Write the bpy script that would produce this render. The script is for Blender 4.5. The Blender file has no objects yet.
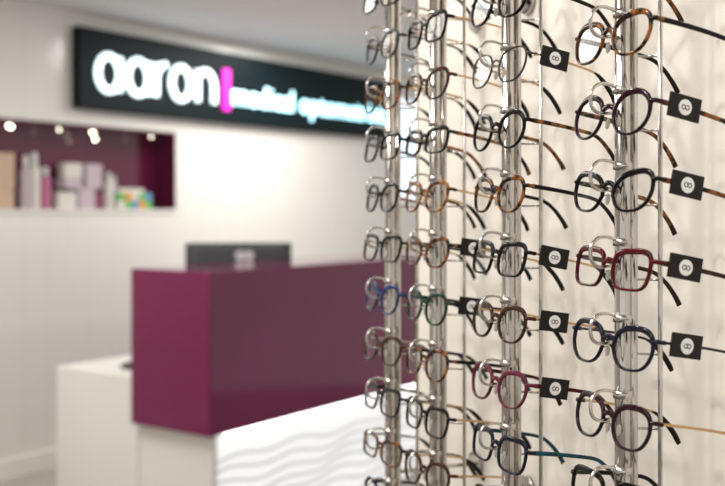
import bpy, bmesh, math, random
from mathutils import Vector, Matrix, Euler
random.seed(7)
S=bpy.context.scene
C=S.collection
try:
    S.view_settings.view_transform='Standard'
except Exception: pass

# ---------------- materials ----------------
def mat(name,col,rough=.5,metal=0,emit=None,es=0,coat=0,spec=None):
    m=bpy.data.materials.new(name); m.use_nodes=True
    b=m.node_tree.nodes['Principled BSDF']
    b.inputs['Base Color'].default_value=(*col,1)
    b.inputs['Roughness'].default_value=rough
    b.inputs['Metallic'].default_value=metal
    if spec is not None: b.inputs['Specular IOR Level'].default_value=spec
    if coat: b.inputs['Coat Weight'].default_value=coat
    if emit: 
        b.inputs['Emission Color'].default_value=(*emit,1); b.inputs['Emission Strength'].default_value=es
    return m
def noisy(name,c1,c2,scale,rough=.5,lo=.4,hi=.6,coat=0,bump=0,spec=None):
    m=mat(name,c1,rough,coat=coat,spec=spec); nt=m.node_tree; b=nt.nodes['Principled BSDF']
    tc=nt.nodes.new('ShaderNodeTexCoord'); n=nt.nodes.new('ShaderNodeTexNoise')
    n.inputs['Scale'].default_value=scale; n.inputs['Detail'].default_value=3
    r=nt.nodes.new('ShaderNodeValToRGB')
    r.color_ramp.elements[0].position=lo; r.color_ramp.elements[0].color=(*c1,1)
    r.color_ramp.elements[1].position=hi; r.color_ramp.elements[1].color=(*c2,1)
    nt.links.new(tc.outputs['Object'],n.inputs['Vector']); nt.links.new(n.outputs['Fac'],r.inputs['Fac'])
    nt.links.new(r.outputs['Color'],b.inputs['Base Color'])
    if bump:
        bp=nt.nodes.new('ShaderNodeBump'); bp.inputs['Strength'].default_value=bump
        nt.links.new(n.outputs['Fac'],bp.inputs['Height']); nt.links.new(bp.outputs['Normal'],b.inputs['Normal'])
    return m
def tilemat(name,c1,c2,mortar,bw,bh,ms=.004,rough=.5,axes='XZ',offset=0.0):
    m=mat(name,c1,rough); nt=m.node_tree; b=nt.nodes['Principled BSDF']
    tc=nt.nodes.new('ShaderNodeTexCoord'); sp=nt.nodes.new('ShaderNodeSeparateXYZ'); cb=nt.nodes.new('ShaderNodeCombineXYZ')
    nt.links.new(tc.outputs['Object'],sp.inputs[0])
    nt.links.new(sp.outputs[axes[0]],cb.inputs['X']); nt.links.new(sp.outputs[axes[1]],cb.inputs['Y'])
    br=nt.nodes.new('ShaderNodeTexBrick'); br.offset=offset
    br.inputs['Color1'].default_value=(*c1,1); br.inputs['Color2'].default_value=(*c2,1); br.inputs['Mortar'].default_value=(*mortar,1)
    br.inputs['Scale'].default_value=1; br.inputs['Brick Width'].default_value=bw; br.inputs['Row Height'].default_value=bh
    br.inputs['Mortar Size'].default_value=ms
    nt.links.new(cb.outputs[0],br.inputs['Vector']); nt.links.new(br.outputs['Color'],b.inputs['Base Color'])
    return m

M_wall=tilemat('wall_panels',(.73,.72,.68),(.72,.71,.67),(.67,.66,.62),.15,.45,.003,.16)
M_dwall=noisy('display_wall_paint',(.82,.765,.695),(.84,.79,.72),3,.7,.3,.7,bump=.02)
M_ceil=noisy('ceiling_paint',(.70,.70,.70),(.73,.73,.73),2,.8)
M_plain=noisy('plaster',(.62,.58,.52),(.66,.62,.56),2,.8)
M_floor=tilemat('floor_tiles',(.36,.33,.30),(.33,.30,.27),(.2,.19,.18),.6,.6,.005,.3,'XY')
M_purple=noisy('purple_laminate',(.152,.006,.060),(.170,.008,.069),1.5,.08,spec=.42)
M_niche=noisy('burgundy_gloss',(.085,.006,.030),(.10,.008,.035),2,.15,coat=.2)
M_white=noisy('white_laminate',(.76,.74,.69),(.79,.77,.72),2,.35)
M_glow=mat('painted_glow_panel',(.30,.30,.30),.4,emit=(1,.99,.97),es=.80)  # white panel; emission stands in for the LED strip's light on it
M_wave=mat('wave_relief',(.20,.20,.20),.5,emit=(1,1,1),es=.30)  # weaker emission lightens the grey ridges to go with the glowing panel
M_black=mat('black_plastic',(.012,.013,.015),.35)
M_grey=mat('grey_plastic',(.07,.075,.08),.3)
M_sign=mat('sign_black',(.003,.009,.011),.5,spec=.12)
M_lit=mat('lit_letter',(.95,.97,1),.4,emit=(.74,.95,1),es=2.2)
M_lit2=mat('lit_letter_small',(.7,.95,1),.4,emit=(.38,.85,1),es=2.9)
M_mag=mat('lit_magenta',(.8,.02,.5),.4,emit=(.78,.012,.60),es=.95)
M_win=mat('frosted_window',(.8,.9,1),.4,emit=(.72,.86,1),es=1.0)
M_bulb=mat('bulb',(1,1,1),.4,emit=(1,.90,.70),es=11)
M_chrome=noisy('chrome',(.56,.53,.50),(.64,.61,.58),20,.13); M_chrome.node_tree.nodes['Principled BSDF'].inputs['Metallic'].default_value=1
M_gold=mat('gold_metal',(.60,.38,.17),.25,1)
M_silver=mat('silver_metal',(.45,.43,.41),.25,1)
M_label=mat('white_label',(.92,.92,.92),.5)
M_tag=mat('tag_black',(.008,.007,.007),.4,spec=.25)
M_pad=mat('nose_pad',(.62,.59,.54),.2)
def lensmat():
    m=bpy.data.materials.new('clear_lens'); m.use_nodes=True; nt=m.node_tree; nt.nodes.clear()
    o=nt.nodes.new('ShaderNodeOutputMaterial'); mx=nt.nodes.new('ShaderNodeMixShader')
    t=nt.nodes.new('ShaderNodeBsdfTransparent'); t.inputs[0].default_value=(.975,.98,.975,1)
    g=nt.nodes.new('ShaderNodeBsdfGlossy'); g.inputs['Roughness'].default_value=.03
    f=nt.nodes.new('ShaderNodeFresnel'); f.inputs['IOR'].default_value=1.22
    nt.links.new(f.outputs[0],mx.inputs[0]); nt.links.new(t.outputs[0],mx.inputs[1]); nt.links.new(g.outputs[0],mx.inputs[2]); nt.links.new(mx.outputs[0],o.inputs[0])
    return m
M_lens=lensmat()
A={}
sp=.18
A['black']=mat('acetate_black',(.004,.003,.004),.14,spec=sp)
A['dpurple']=noisy('acetate_plum',(.028,.004,.012),(.010,.004,.006),60,.14,spec=sp)
A['tort']=noisy('acetate_tortoise',(.012,.005,.003),(.28,.10,.022),90,.14,.46,.62,spec=sp)
A['amber']=noisy('acetate_amber',(.035,.014,.008),(.42,.18,.05),80,.14,.44,.62,spec=sp)
A['red']=noisy('acetate_red',(.10,.003,.008),(.03,.002,.005),60,.14,spec=sp)
A['navy']=noisy('acetate_navy',(.009,.009,.024),(.006,.005,.010),60,.14,spec=sp)
A['green']=noisy('acetate_green',(.006,.05,.028),(.010,.012,.010),60,.14,spec=sp)
A['rose']=noisy('acetate_rose',(.15,.02,.045),(.06,.010,.020),60,.14,spec=sp)
A['brown']=noisy('acetate_brown',(.060,.022,.010),(.020,.008,.005),60,.14,spec=sp)
A['blue']=noisy('acetate_blue',(.010,.03,.15),(.008,.010,.04),60,.14,spec=sp)
A['teal']=noisy('acetate_teal',(.006,.08,.11),(.008,.04,.06),60,.14,spec=sp)
A['gun']=mat('gunmetal',(.05,.045,.045),.3,1)
A['gold']=M_gold; A['silver']=M_silver

# ---------------- helpers ----------------
def link(o,parent=None):
    C.objects.link(o)
    if parent: o.parent=parent
    return o
def empty(name,loc=(0,0,0),rz=0):
    e=bpy.data.objects.new(name,None); e.empty_display_size=.05; e.location=loc; e.rotation_euler=(0,0,rz); C.objects.link(e); return e
def bm_box(bm,x0,x1,y0,y1,z0,z1,mi=0,rz=0,bev=0):
    vs=[bm.verts.new(p) for p in [(x0,y0,z0),(x1,y0,z0),(x1,y1,z0),(x0,y1,z0),(x0,y0,z1),(x1,y0,z1),(x1,y1,z1),(x0,y1,z1)]]
    for f in [(0,3,2,1),(4,5,6,7),(0,1,5,4),(1,2,6,5),(2,3,7,6),(3,0,4,7)]:
        fc=bm.faces.new([vs[i] for i in f]); fc.material_index=mi
    if rz:
        c=Vector(((x0+x1)/2,(y0+y1)/2,0)); bmesh.ops.rotate(bm,cent=c,matrix=Matrix.Rotation(rz,3,'Z'),verts=vs)
    return vs
def bm_cyl(bm,c,r,h,mi=0,seg=20,r2=None,rot=None):
    res=bmesh.ops.create_cone(bm,cap_ends=True,segments=seg,radius1=r,radius2=r if r2 is None else r2,depth=h)
    if rot: bmesh.ops.rotate(bm,cent=(0,0,0),matrix=rot,verts=res['verts'])
    bmesh.ops.translate(bm,vec=c,verts=res['verts'])
    for f in {f for v in res['verts'] for f in v.link_faces}: f.material_index=mi; f.smooth=len(f.verts)==4
    return res['verts']
def obj(name,bm,mats,parent=None,loc=None,rz=0,bevel=0):
    me=bpy.data.meshes.new(name); bm.normal_update(); bm.to_mesh(me); bm.free()
    for m in mats: me.materials.append(m)
    o=bpy.data.objects.new(name,me)
    if loc is not None: o.location=loc
    o.rotation_euler=(0,0,rz)
    if bevel:
        b=o.modifiers.new('bevel','BEVEL'); b.width=bevel; b.segments=3; b.limit_method='ANGLE'
    return link(o,parent)
def sweep(bm,path,hw,hh,F,closed=False,mi=0,seg=8):
    n=len(path); F=Vector(F); rings=[]
    for i,p in enumerate(path):
        a=path[(i-1)%n] if (closed or i>0) else path[i]; b=path[(i+1)%n] if (closed or i<n-1) else path[i]
        T=(Vector(b)-Vector(a)).normalized(); N=T.cross(F).normalized(); G=N.cross(T).normalized()
        w=hw[i] if isinstance(hw,list) else hw; h=hh[i] if isinstance(hh,list) else hh
        ring=[]
        for k in range(seg):
            t=2*math.pi*(k+.5)/seg; c,s=math.cos(t),math.sin(t)
            c=math.copysign(abs(c)**.7,c); s=math.copysign(abs(s)**.7,s)
            ring.append(bm.verts.new(Vector(p)+N*w*c+G*h*s))
        rings.append(ring)
    m=n if closed else n-1
    for i in range(m):
        r1,r2=rings[i],rings[(i+1)%n]
        for k in range(seg):
            f=bm.faces.new([r1[k],r1[(k+1)%seg],r2[(k+1)%seg],r2[k]]); f.smooth=True; f.material_index=mi
    if not closed:
        for r in (rings[0],rings[-1]):
            f=bm.faces.new(r); f.material_index=mi
def smoothpath(pts,n=6):
    out=[]; P=[Vector(p) for p in pts]; P=[P[0]]+P+[P[-1]]
    for i in range(1,len(P)-2):
        for k in range(n):
            t=k/n; a,b,c,d=P[i-1],P[i],P[i+1],P[i+2]
            out.append(.5*((2*b)+(c-a)*t+(2*a-5*b+4*c-d)*t*t+(3*b-a-3*c+d)*t**3))
    out.append(P[-2]); return out

CZ=1.45
# ---------------- room shell ----------------
RB=math.atan2(.8125,.583)
W0=(-1.947,5.37,0)
bm=bmesh.new()
NX0,NX1,NZ0,NZ1=-.55,1.287,1.45,1.947
WX0,WX1=-3.0,6.0
bm_box(bm,WX0,NX0,0,.30,0,2.6); bm_box(bm,NX1,3.80,0,.30,0,2.6)
bm_box(bm,NX0,NX1,0,.30,0,NZ0); bm_box(bm,NX0,NX1,0,.30,NZ1,2.6)
bm_box(bm,3.80,4.80,0,.30,0,1.5); bm_box(bm,3.80,4.80,0,.30,2.45,2.6); bm_box(bm,4.80,WX1,0,.30,0,2.6)
obj('wall_back',bm,[M_wall],loc=W0,rz=RB)
e=empty('window_1',W0,RB)
bm=bmesh.new(); bm_box(bm,3.84,4.76,.10,.12,1.54,2.41); obj('pane',bm,[M_win],e)
bm=bmesh.new()
for b in [(3.80,3.84,1.5,2.45),(4.76,4.80,1.5,2.45),(3.84,4.76,1.5,1.54),(3.84,4.76,2.41,2.45)]: bm_box(bm,b[0],b[1],.02,.14,b[2],b[3])
obj('frame',bm,[M_white],e)
ND=.17
bm=bmesh.new()
bm_box(bm,NX0,NX1,ND,.299,NZ0,NZ1); bm_box(bm,NX0,NX0+.012,.001,ND,NZ0,NZ1); bm_box(bm,NX1-.012,NX1,.001,ND,NZ0,NZ1)
bm_box(bm,NX0,NX1,.001,ND,NZ1-.012,NZ1)
bm_box(bm,NX0,NX1,-.008,ND,NZ0-.015,NZ0+.004,1)
obj('wall_niche',bm,[M_niche,M_white],loc=W0,rz=RB)
bm=bmesh.new()
for x in (.09,.14,.66,.68,1.12,.42):
    yb=.05 if x!=.14 else .10
    zb_=NZ1-.03 if x!=.68 else NZ1-.07
    on=x not in (1.12,.42)
    bm_cyl(bm,(x,yb,(zb_+NZ1)/2),.008,NZ1-zb_,1); r=bmesh.ops.create_uvsphere(bm,u_segments=12,v_segments=8,radius=.010 if on else .006)
    bmesh.ops.translate(bm,vec=(x,yb,zb_-.006),verts=r['verts'])
obj('niche_spotlights',bm,[M_bulb,M_chrome],loc=W0,rz=RB)
bm=bmesh.new(); bm_box(bm,-3.85,-3.70,-2.0,3.0,0,2.6); obj('wall_left',bm,[M_plain])
bm=bmesh.new(); bm_box(bm,-3.85,3.2,-2.0,10.6,2.6,2.7); obj('ceiling',bm,[M_ceil])
bm=bmesh.new(); bm_box(bm,-3.85,3.2,-2.0,10.6,-.1,0); obj('floor',bm,[M_floor])
RD=math.atan2(-.923,.385)
D0=Vector((.26,1.0,0))
bm=bmesh.new(); bm_box(bm,-.79,3.2,.152,.27,0,2.6); obj('wall_right',bm,[M_dwall],loc=D0,rz=RD)
bm=bmesh.new(); bm_box(bm,-.79,3.2,.137,.152,0,.10); obj('baseboard_right',bm,[M_white],loc=D0,rz=RD)
bm=bmesh.new(); bm_box(bm,WX0,WX1,-.015,0,0,.10); obj('baseboard_back',bm,[M_white],loc=W0,rz=RB)

# ---------------- sign ----------------
sg=empty('illuminated_shop_sign',W0,RB)
bm=bmesh.new(); bm_box(bm,.470,3.66,-.07,0,2.035,2.505); obj('board',bm,[M_sign],sg,bevel=.006)
def curve(name,polys,r,m,parent):
    cu=bpy.data.curves.new(name,'CURVE'); cu.dimensions='3D'; cu.bevel_depth=r; cu.bevel_resolution=4; cu.use_fill_caps=True
    for pts,cyc in polys:
        s=cu.splines.new('POLY'); s.points.add(len(pts)-1); s.use_cyclic_u=cyc
        for i,p in enumerate(pts): s.points[i].co=(*p,1)
    cu.materials.append(m); o=bpy.data.objects.new(name,cu); return link(o,parent)
r=.0205; h=.245; Ry=(h-2*r)/2; Rx=.080; zb=2.130; yy=-.078
polys=[]; x=.575
def ell(cx,a0=0,a1=360,n=32):
    return [(cx+Rx*math.cos(math.radians(a0+(a1-a0)*i/n)),yy,zb+r+Ry+Ry*math.sin(math.radians(a0+(a1-a0)*i/n))) for i in range(n+(a1-a0<360))]
zt=zb+h-r; z0=zb+r
def stem(x): return [(x,yy,z0),(x,yy,z0+.1),(x,yy,zt)]
for ch in 'aaron':
    cx=x+r+Rx
    if ch=='a': polys+= [(ell(cx),True),(stem(cx+Rx),False)]; x+=2*Rx+2*r+.024
    elif ch=='o': polys+=[(ell(cx),True)]; x+=2*Rx+2*r+.024
    elif ch=='r':
        polys+=[(stem(x+r),False),([(x+r+Rx-Rx*math.cos(math.radians(t)),yy,z0+Ry+Ry*math.sin(math.radians(t))) for t in range(10,96,8)],False)]; x+=Rx+2*r+.010
    elif ch=='n':
        polys+=[(stem(x+r),False),(ell(x+r+Rx*.9,0,180,16),False),([(x+r+Rx*1.9,yy,z0+Ry),(x+r+Rx*1.9,yy,z0)],False)]
curve('lettering',polys,r,M_lit,sg)
bm=bmesh.new(); bm_box(bm,1.635,1.697,-.09,-.07,2.115,2.39); obj('divider_bar',bm,[M_mag],sg)
tx=bpy.data.curves.new('small_lettering','FONT'); tx.body='medical optometrists'; tx.size=.215; tx.extrude=.006; tx.offset=.001
tx.materials.append(M_lit2); o=bpy.data.objects.new('small_lettering',tx); link(o,sg); o.location=(1.715,-.082,2.16); o.rotation_euler=(math.pi/2,0,0)
bpy.context.view_layer.update()
o.scale.x=1.84/max(o.dimensions.x,.1)

# ---------------- products in niche ----------------
PM=[mat('carton_white',(.62,.59,.54),.5),mat('carton_tan',(.50,.36,.25),.5),mat('carton_orange',(.65,.28,.06),.5),mat('carton_green',(.15,.42,.12),.5),
    mat('carton_blue',(.10,.28,.48),.5),mat('bottle_clear',(.46,.38,.42),.25),mat('carton_pink',(.45,.13,.25),.5),mat('bottle_cap',(.65,.65,.65),.4)]
bm=bmesh.new(); zb2=NZ0+.005
def box(x,w,z,h,m,y=.08,d=.07,rz=0): bm_box(bm,x,x+w,y,y+d,zb2+z,zb2+z+h,m,rz)
def bottle(x,y,h,r,m):
    bm_cyl(bm,(x,y,zb2+h*.36),r,h*.72,m); bm_cyl(bm,(x,y,zb2+h*.76),r,h*.08,m,r2=r*.45); bm_cyl(bm,(x,y,zb2+h*.9),r*.5,h*.2,7)
box(-.45,.12,0,.20,0); box(-.30,.10,0,.17,4); box(-.18,.12,0,.12,0)
box(.0,.15,0,.11,1,rz=.1); box(.01,.14,.11,.20,1,rz=-.05)
bottle(.225,.09,.30,.032,5); bottle(.29,.10,.32,.034,0); box(.22,.10,0,.12,6,y=.10,d=.05); bottle(.36,.09,.24,.028,6)
box(.44,.13,0,.10,0); box(.58,.13,0,.12,5,rz=.12); box(.47,.15,.12,.06,5,rz=.2); box(.49,.12,.18,.09,0,rz=-.1); box(.64,.12,.12,.15,5)
bottle(.80,.07,.22,.03,0); box(.74,.10,0,.1,6,y=.10,d=.05); bottle(.88,.12,.20,.025,5)
box(.92,.2,0,.13,0,y=.11,d=.04)
for i,(m1,m2) in enumerate([(0,3),(3,2),(4,0),(2,3),(3,4)]):
    box(.84+.055*i,.05,0,.05,m1,y=.03); box(.84+.055*i,.05,.052,.05,m2,y=.03)
obj('lens_care_products',bm,PM,loc=W0,rz=RB,bevel=.003)

# ---------------- reception counter ----------------
C0=(-.625,4.1,0)
rc=empty('reception_counter',C0,RB)
bm=bmesh.new(); bm_box(bm,0,2.6,0,.48,.515,1.195); obj('purple_upstand',bm,[M_purple],rc,bevel=.006)
bm=bmesh.new(); bm_box(bm,.045,2.55,.07,.475,0,.515); bm_box(bm,.045,.075,.03,.07,0,.515)
obj('base',bm,[M_white],rc,bevel=.003)
bm=bmesh.new(); bm_box(bm,.075,2.5,.045,.07,.02,.514); obj('painted_glow_front',bm,[M_glow],rc)  # front panel lit by its own emission in place of strip light
polys=[]
for j in range(8):
    zc=.385-.052*j
    polys.append(([(.08+.03*i,.043,zc+.013*math.sin(i*.03*14+j*.5)+.010*math.sin(i*.03*5+j*.9)) for i in range(80)],False))
curve('wave_relief',polys,.0055,M_wave,rc)
bm=bmesh.new(); bm_box(bm,.1,2.5,.012,.030,.506,.515); obj('led_strip',bm,[mat('led',(1,1,1),.5,emit=(1,1,.97),es=5)],rc)
bm=bmesh.new(); bm_box(bm,.045,.075,.482,1.05,0,.68); bm_box(bm,.045,2.55,.482,1.05,.68,.708); bm_box(bm,2.52,2.55,.482,1.05,0,.68)
obj('reception_desk',bm,[M_white],loc=C0,rz=RB,bevel=.003)

mo=empty('computer_monitor',(-.63,5.09,.708),math.radians(6))
bm=bmesh.new(); bm_box(bm,-.268,.268,-.012,.012,.24,.575)
obj('bezel',bm,[M_black],mo,bevel=.006)
bm=bmesh.new(); vs=bm_box(bm,-.258,.258,-.035,-.012,.25,.568)
for v in vs:
    if v.co.y<-.03: v.co.x*=.80; v.co.z=.41+(v.co.z-.41)*.88
obj('back_shell',bm,[M_grey],mo,bevel=.004)
bm=bmesh.new(); bm_box(bm,-.24,.24,.012,.014,.26,.555); obj('screen',bm,[mat('screen',(.02,.03,.04),.15,emit=(.3,.45,.6),es=.5)],mo)
bm=bmesh.new(); bm_box(bm,-.03,.03,-.05,-.03,.01,.42); bm_cyl(bm,(0,-.02,.007),.12,.014,seg=32); obj('stand',bm,[M_black],mo,bevel=.002)
bm=bmesh.new()
for sx in (-1,1):
    bmesh.ops.create_cone(bm,cap_ends=True,segments=20,radius1=.026,radius2=.026,depth=.003,matrix=Matrix.Translation((.03+sx*.022,-.037,.512))@Matrix.Rotation(math.pi/2,4,'X'))
obj('badge',bm,[mat('badge_silver',(.70,.66,.70),.4)],mo)
bm=bmesh.new(); bm_box(bm,-.22,.22,-.07,.07,0,.018)
for i in range(14):
    for j in range(4): bm_box(bm,-.21+i*.03,-.185+i*.03,-.06+j*.03,-.035+j*.03,.018,.026)
obj('keyboard',bm,[M_black],loc=(-.95,4.83,.7085),rz=RB)

# ---------------- display racks ----------------
ex=Vector((math.cos(RD),math.sin(RD),0)); ey=Vector((-math.sin(RD),math.cos(RD),0))
cx=[0,-.2205,-.415,-.5665]
rows=[.021+.076*k for k in range(-7,5)]
FY=-.0170
def rack(i,xc):
    e=empty('eyeglasses_display_rod',D0+ex*xc,RD)
    bm=bmesh.new()
    bm_cyl(bm,(0,0,1.32),.0078,1.70,seg=28); bm_cyl(bm,(-.001,.0130,1.32),.0052,1.70,seg=20)
    for z in (.47,2.17):
        bm_cyl(bm,(0,0,z),.0105,.02,seg=28)
    obj('tube',bm,[M_chrome],e)
    bm=bmesh.new(); bm_cyl(bm,(.002,.045,1.32),.0024,1.70,seg=12)
    for z in (.50,1.05,1.75,2.14):
        sweep(bm,[Vector((0,.0,z)),Vector((0,.08,z)),Vector((0,.150,z))],.003,.003,(1,0,0))
        bm_cyl(bm,(0,.147,z),.018,.006,rot=Matrix.Rotation(math.pi/2,3,'X'))
    obj('locking_rod_and_brackets',bm,[M_chrome],e)
    bm=bmesh.new()
    for dz in rows:
        z=CZ+dz+.004
        p=smoothpath([(0,-.004,z+.020),(0,-.018,z+.024),(0,-.030,z+.023),(0,-.038,z+.014),(0,-.037,z+.001),(0,-.029,z-.005),(0,-.017,z-.005),(0,-.006,z-.003)],5)
        sweep(bm,p,.0016,.0020,(1,0,0))
        bm_cyl(bm,(0,0,z+.019),.0096,.008,seg=24)
        sweep(bm,[Vector((.0,.045,z-.02)),Vector((-.012,.030,z-.02)),Vector((-.012,.0,z-.02))],.0013,.0013,(0,0,1))
    obj('hooks',bm,[M_chrome],e)

KW=1.15
def glasses(xc,dz,fr,tm,shape,metal,tag,pitch,yaw):
    bm=bmesh.new()
    hw,hh,n,cat,panto={'panto':(.0258,.0202,2.7,.07,.18),'rect':(.0268,.0168,3.6,.05,.06),'round':(.0248,.0212,2.2,.02,.08),'cat':(.0268,.0190,2.7,.17,.20),'square':(.0266,.0188,3.8,.05,.12)}[shape]
    bh=.0086 if shape!='round' else .0094
    t=.0011 if metal else .00165
    dep=.0013 if metal else .0020
    N=44
    for s in (1,-1):
        path=[];W=[]
        for i in range(N):
            a=2*math.pi*i/N; c,q=math.cos(a),math.sin(a)
            x=hw*math.copysign(abs(c)**(2/n),c); z=hh*math.copysign(abs(q)**(2/n),q)
            if z<0: x*=1-panto*(-z/hh)
            z+=cat*x*(1 if z>0 else .3)
            X=bh+hw+x
            y=KW*(X**2)
            path.append(Vector((s*X,y,z-.003))); W.append(t*((1+.9*max(0,q)**.6-.15*max(0,-q)) if not metal else 1))
        sweep(bm,path,W,dep,(0,1,0),closed=True,mi=0)
        cv=bm.verts.new(Vector((s*(bh+hw),KW*((bh+hw)**2)-.0002,-.003))); lv=[bm.verts.new(p) for p in path]
        for i in range(N):
            f=bm.faces.new([cv,lv[i],lv[(i+1)%N]] if s>0 else [cv,lv[(i+1)%N],lv[i]]); f.material_index=2; f.smooth=True
        xo=bh+2*hw; yo=KW*xo*xo; zt=.007+cat*hw*.6
        hx=xo+.0045
        sweep(bm,smoothpath([(s*(xo-.001),yo-.0002,zt-.001),(s*(xo+.003),yo+.0008,zt),(s*hx,yo+.004,zt),(s*hx,yo+.009,zt)],3),.0012 if metal else .0028,.0011 if metal else .0022,(s*.01,0.001,1),mi=0)
        bm_cyl(bm,(s*(hx-.001),yo+.0085,zt),.0013,.0045,mi=3,seg=8)
        tl=.138; xin=.006
        pts=[(s*hx,yo+.008,zt),(s*(hx-.0005),.04,zt+.0005),(s*(hx-.002),.075,zt),(s*(hx-.004),.100,zt-.002),(s*(hx-xin+.0005),.116,zt-.010),(s*(hx-xin),.130,zt-.022),(s*(hx-xin-.001),tl,zt-.032)]
        P=smoothpath(pts,5); nP=len(P)
        if tm in('gold','silver','gun') or metal:
            k=int(nP*.50)
            sweep(bm,P[:k+1],.0014,.0009,(1,0,0),mi=1)
            hws=[.0013+.0018*min(1,j/4)*(1 if j<nP-k-2 else .8) for j in range(nP-k)]
            sweep(bm,P[k:],hws,.0015,(1,0,0),mi=4)
        else:
            hws=[.0028-.0008*math.sin(math.pi*j/nP)+.0006*(j/nP) for j in range(nP)]
            sweep(bm,P,hws,.0014,(1,0,0),mi=1)
        pp=[Vector((s*.0080,.002,-.006)),Vector((s*.0085,.005,-.005)),Vector((s*.0092,.007,-.007))]
        sweep(bm,pp,.0006,.0006,(0,0,1),mi=3)
        r_=bmesh.ops.create_uvsphere(bm,u_segments=10,v_segments=6,radius=1)
        for v in r_['verts']:
            v.co=Vector((v.co.x*.0013,v.co.y*.003,v.co.z*.0060))+Vector((s*.0090,.0075,-.009))
        for f in {f for v in r_['verts'] for f in v.link_faces}: f.material_index=5; f.smooth=True
    zz=.004
    B=smoothpath([(-bh-.001,.0003,zz-.002),(-bh*.5,-.0006,zz+.001),(0,-.001,zz+.002),(bh*.5,-.0006,zz+.001),(bh+.001,.0003,zz-.002)],4)
    sweep(bm,B,.0011 if metal else .0026,.001 if metal else .0020,(0,1,0),mi=0)
    if tag:
        hx=bh+2*hw+.0045; zt=.007+cat*hw*.6
        y0=.019
        bm_box(bm,hx+.0012,hx+.0034,y0,y0+.037,zt-.0115,zt+.0115,6)
        rr=Matrix.Rotation(math.pi/2,3,'Y')
        bm_cyl(bm,(hx+.0036,y0+.0185,zt),.0076,.0006,mi=7,seg=28,rot=rr)
        for yy_ in (-.0022,.0022):
            ring=[Vector((hx+.0040,y0+.0185+yy_+.0021*math.cos(a*math.pi/8),zt+.0021*math.sin(a*math.pi/8))) for a in range(16)]
            sweep(bm,ring,.00045,.00025,(1,0,0),closed=True,mi=6,seg=6)
    tipm=A['black'] if tm in('gold','silver','gun') else A[tm]
    o=obj('eyeglasses',bm,[A[fr],A[tm],M_lens,M_silver,tipm,M_pad,M_tag,M_label])
    M=Matrix.Translation(D0+ex*xc+ey*FY+Vector((0,0,CZ+dz)))@Matrix.Rotation(RD+yaw,4,'Z')@Matrix.Rotation(pitch,4,'X')
    o.matrix_world=M
T=[
 [('black','black','panto',0,0),('brown','tort','panto',0,0),('tort','black','panto',0,0),('dpurple','tort','round',0,1),('black','tort','cat',0,1),('red','brown','square',0,1),('navy','gun','panto',0,1),('dpurple','gold','panto',0,0),('black','black','square',0,0),('tort','tort','panto',0,0),('black','black','round',0,0),('brown','brown','panto',0,0)],
 [('black','black','rect',0,0),('black','black','panto',0,0),('gun','gold','panto',1,1),('black','tort','round',0,0),('tort','black','panto',0,0),('black','gold','square',0,1),('brown','gold','panto',0,1),('rose','red','panto',0,1),('navy','teal','square',0,0),('black','black','panto',0,0),('tort','tort','round',0,0),('black','gold','panto',0,0)],
 [('tort','black','panto',0,0),('black','gold','square',0,0),('brown','gold','panto',0,0),('black','tort','rect',0,0),('amber','gold','panto',0,0),('tort','black','cat',0,1),('green','black','panto',0,1),('tort','black','panto',0,0),('black','gold','square',0,0),('brown','gold','panto',0,0),('black','black','panto',0,0),('navy','black','round',0,0)],
 [('black','black','rect',0,0),('gun','gun','panto',0,0),('tort','gold','panto',0,0),('black','black','square',0,0),('black','tort','panto',0,0),('black','gold','square',0,0),('blue','blue','panto',0,0),('brown','silver','panto',0,0),('black','black','square',0,0),('tort','gun','rect',0,0),('black','black','panto',0,0),('brown','brown','round',0,0)],
]
for i,xc in enumerate(cx):
    rack(i,xc)
    for j,dz in enumerate(sorted(rows,reverse=True)):
        fr,tm,sh,me,tg=T[i][j%12]
        glasses(xc,dz,fr,tm,sh,bool(me),bool(tg),math.radians(random.uniform(-11,-7)),math.radians(random.uniform(-3,3)))

# ---------------- lights ----------------
w=bpy.data.worlds.new('world'); S.world=w; w.use_nodes=True
w.node_tree.nodes['Background'].inputs[0].default_value=(1,.965,.92,1); w.node_tree.nodes['Background'].inputs[1].default_value=.85
def area(n,loc,size,p,col=(1,.97,.93),rot=(0,0,0)):
    l=bpy.data.lights.new(n,'AREA'); l.shape='RECTANGLE'; l.size=size[0]; l.size_y=size[1]; l.energy=p; l.color=col
    o=bpy.data.objects.new(n,l); o.location=loc; o.rotation_euler=rot; link(o)
area('room_fill_light',(-1.7,3.4,2.58),(1.2,1.2),50)  # area lamps added under the ceiling to brighten the room
area('room_fill_light',(-.1,6.3,2.58),(1.2,1.2),52)
area('room_fill_light',(-1.2,.6,2.58),(1.2,1.2),26)
def spot(loc,tgt,p,ang=60,rad=.05):
    l=bpy.data.lights.new('spotlight','SPOT'); l.energy=p; l.spot_size=math.radians(ang); l.spot_blend=.5; l.shadow_soft_size=rad; l.color=(1,.95,.89)
    o=bpy.data.objects.new('spotlight',l); o.location=loc; o.rotation_euler=(Vector(tgt)-Vector(loc)).to_track_quat('-Z','Y').to_euler(); link(o)
spot((-.55,.15,2.5),(.3,1.15,1.4),34)
spot((-1.0,1.2,2.5),(.3,1.15,1.4),34)
spot((-.4,1.9,2.5),(.3,1.1,1.3),22)

# ---------------- camera ----------------
cam=bpy.data.cameras.new('camera'); co=bpy.data.objects.new('camera',cam); link(co)
co.location=(0,0,CZ); co.rotation_euler=(math.pi/2,0,0)
cam.sensor_width=36; cam.lens=49.66; cam.shift_y=-33/725
cam.clip_start=.02
cam.dof.use_dof=True; cam.dof.focus_distance=1.08; cam.dof.aperture_fstop=4.4
S.camera=co
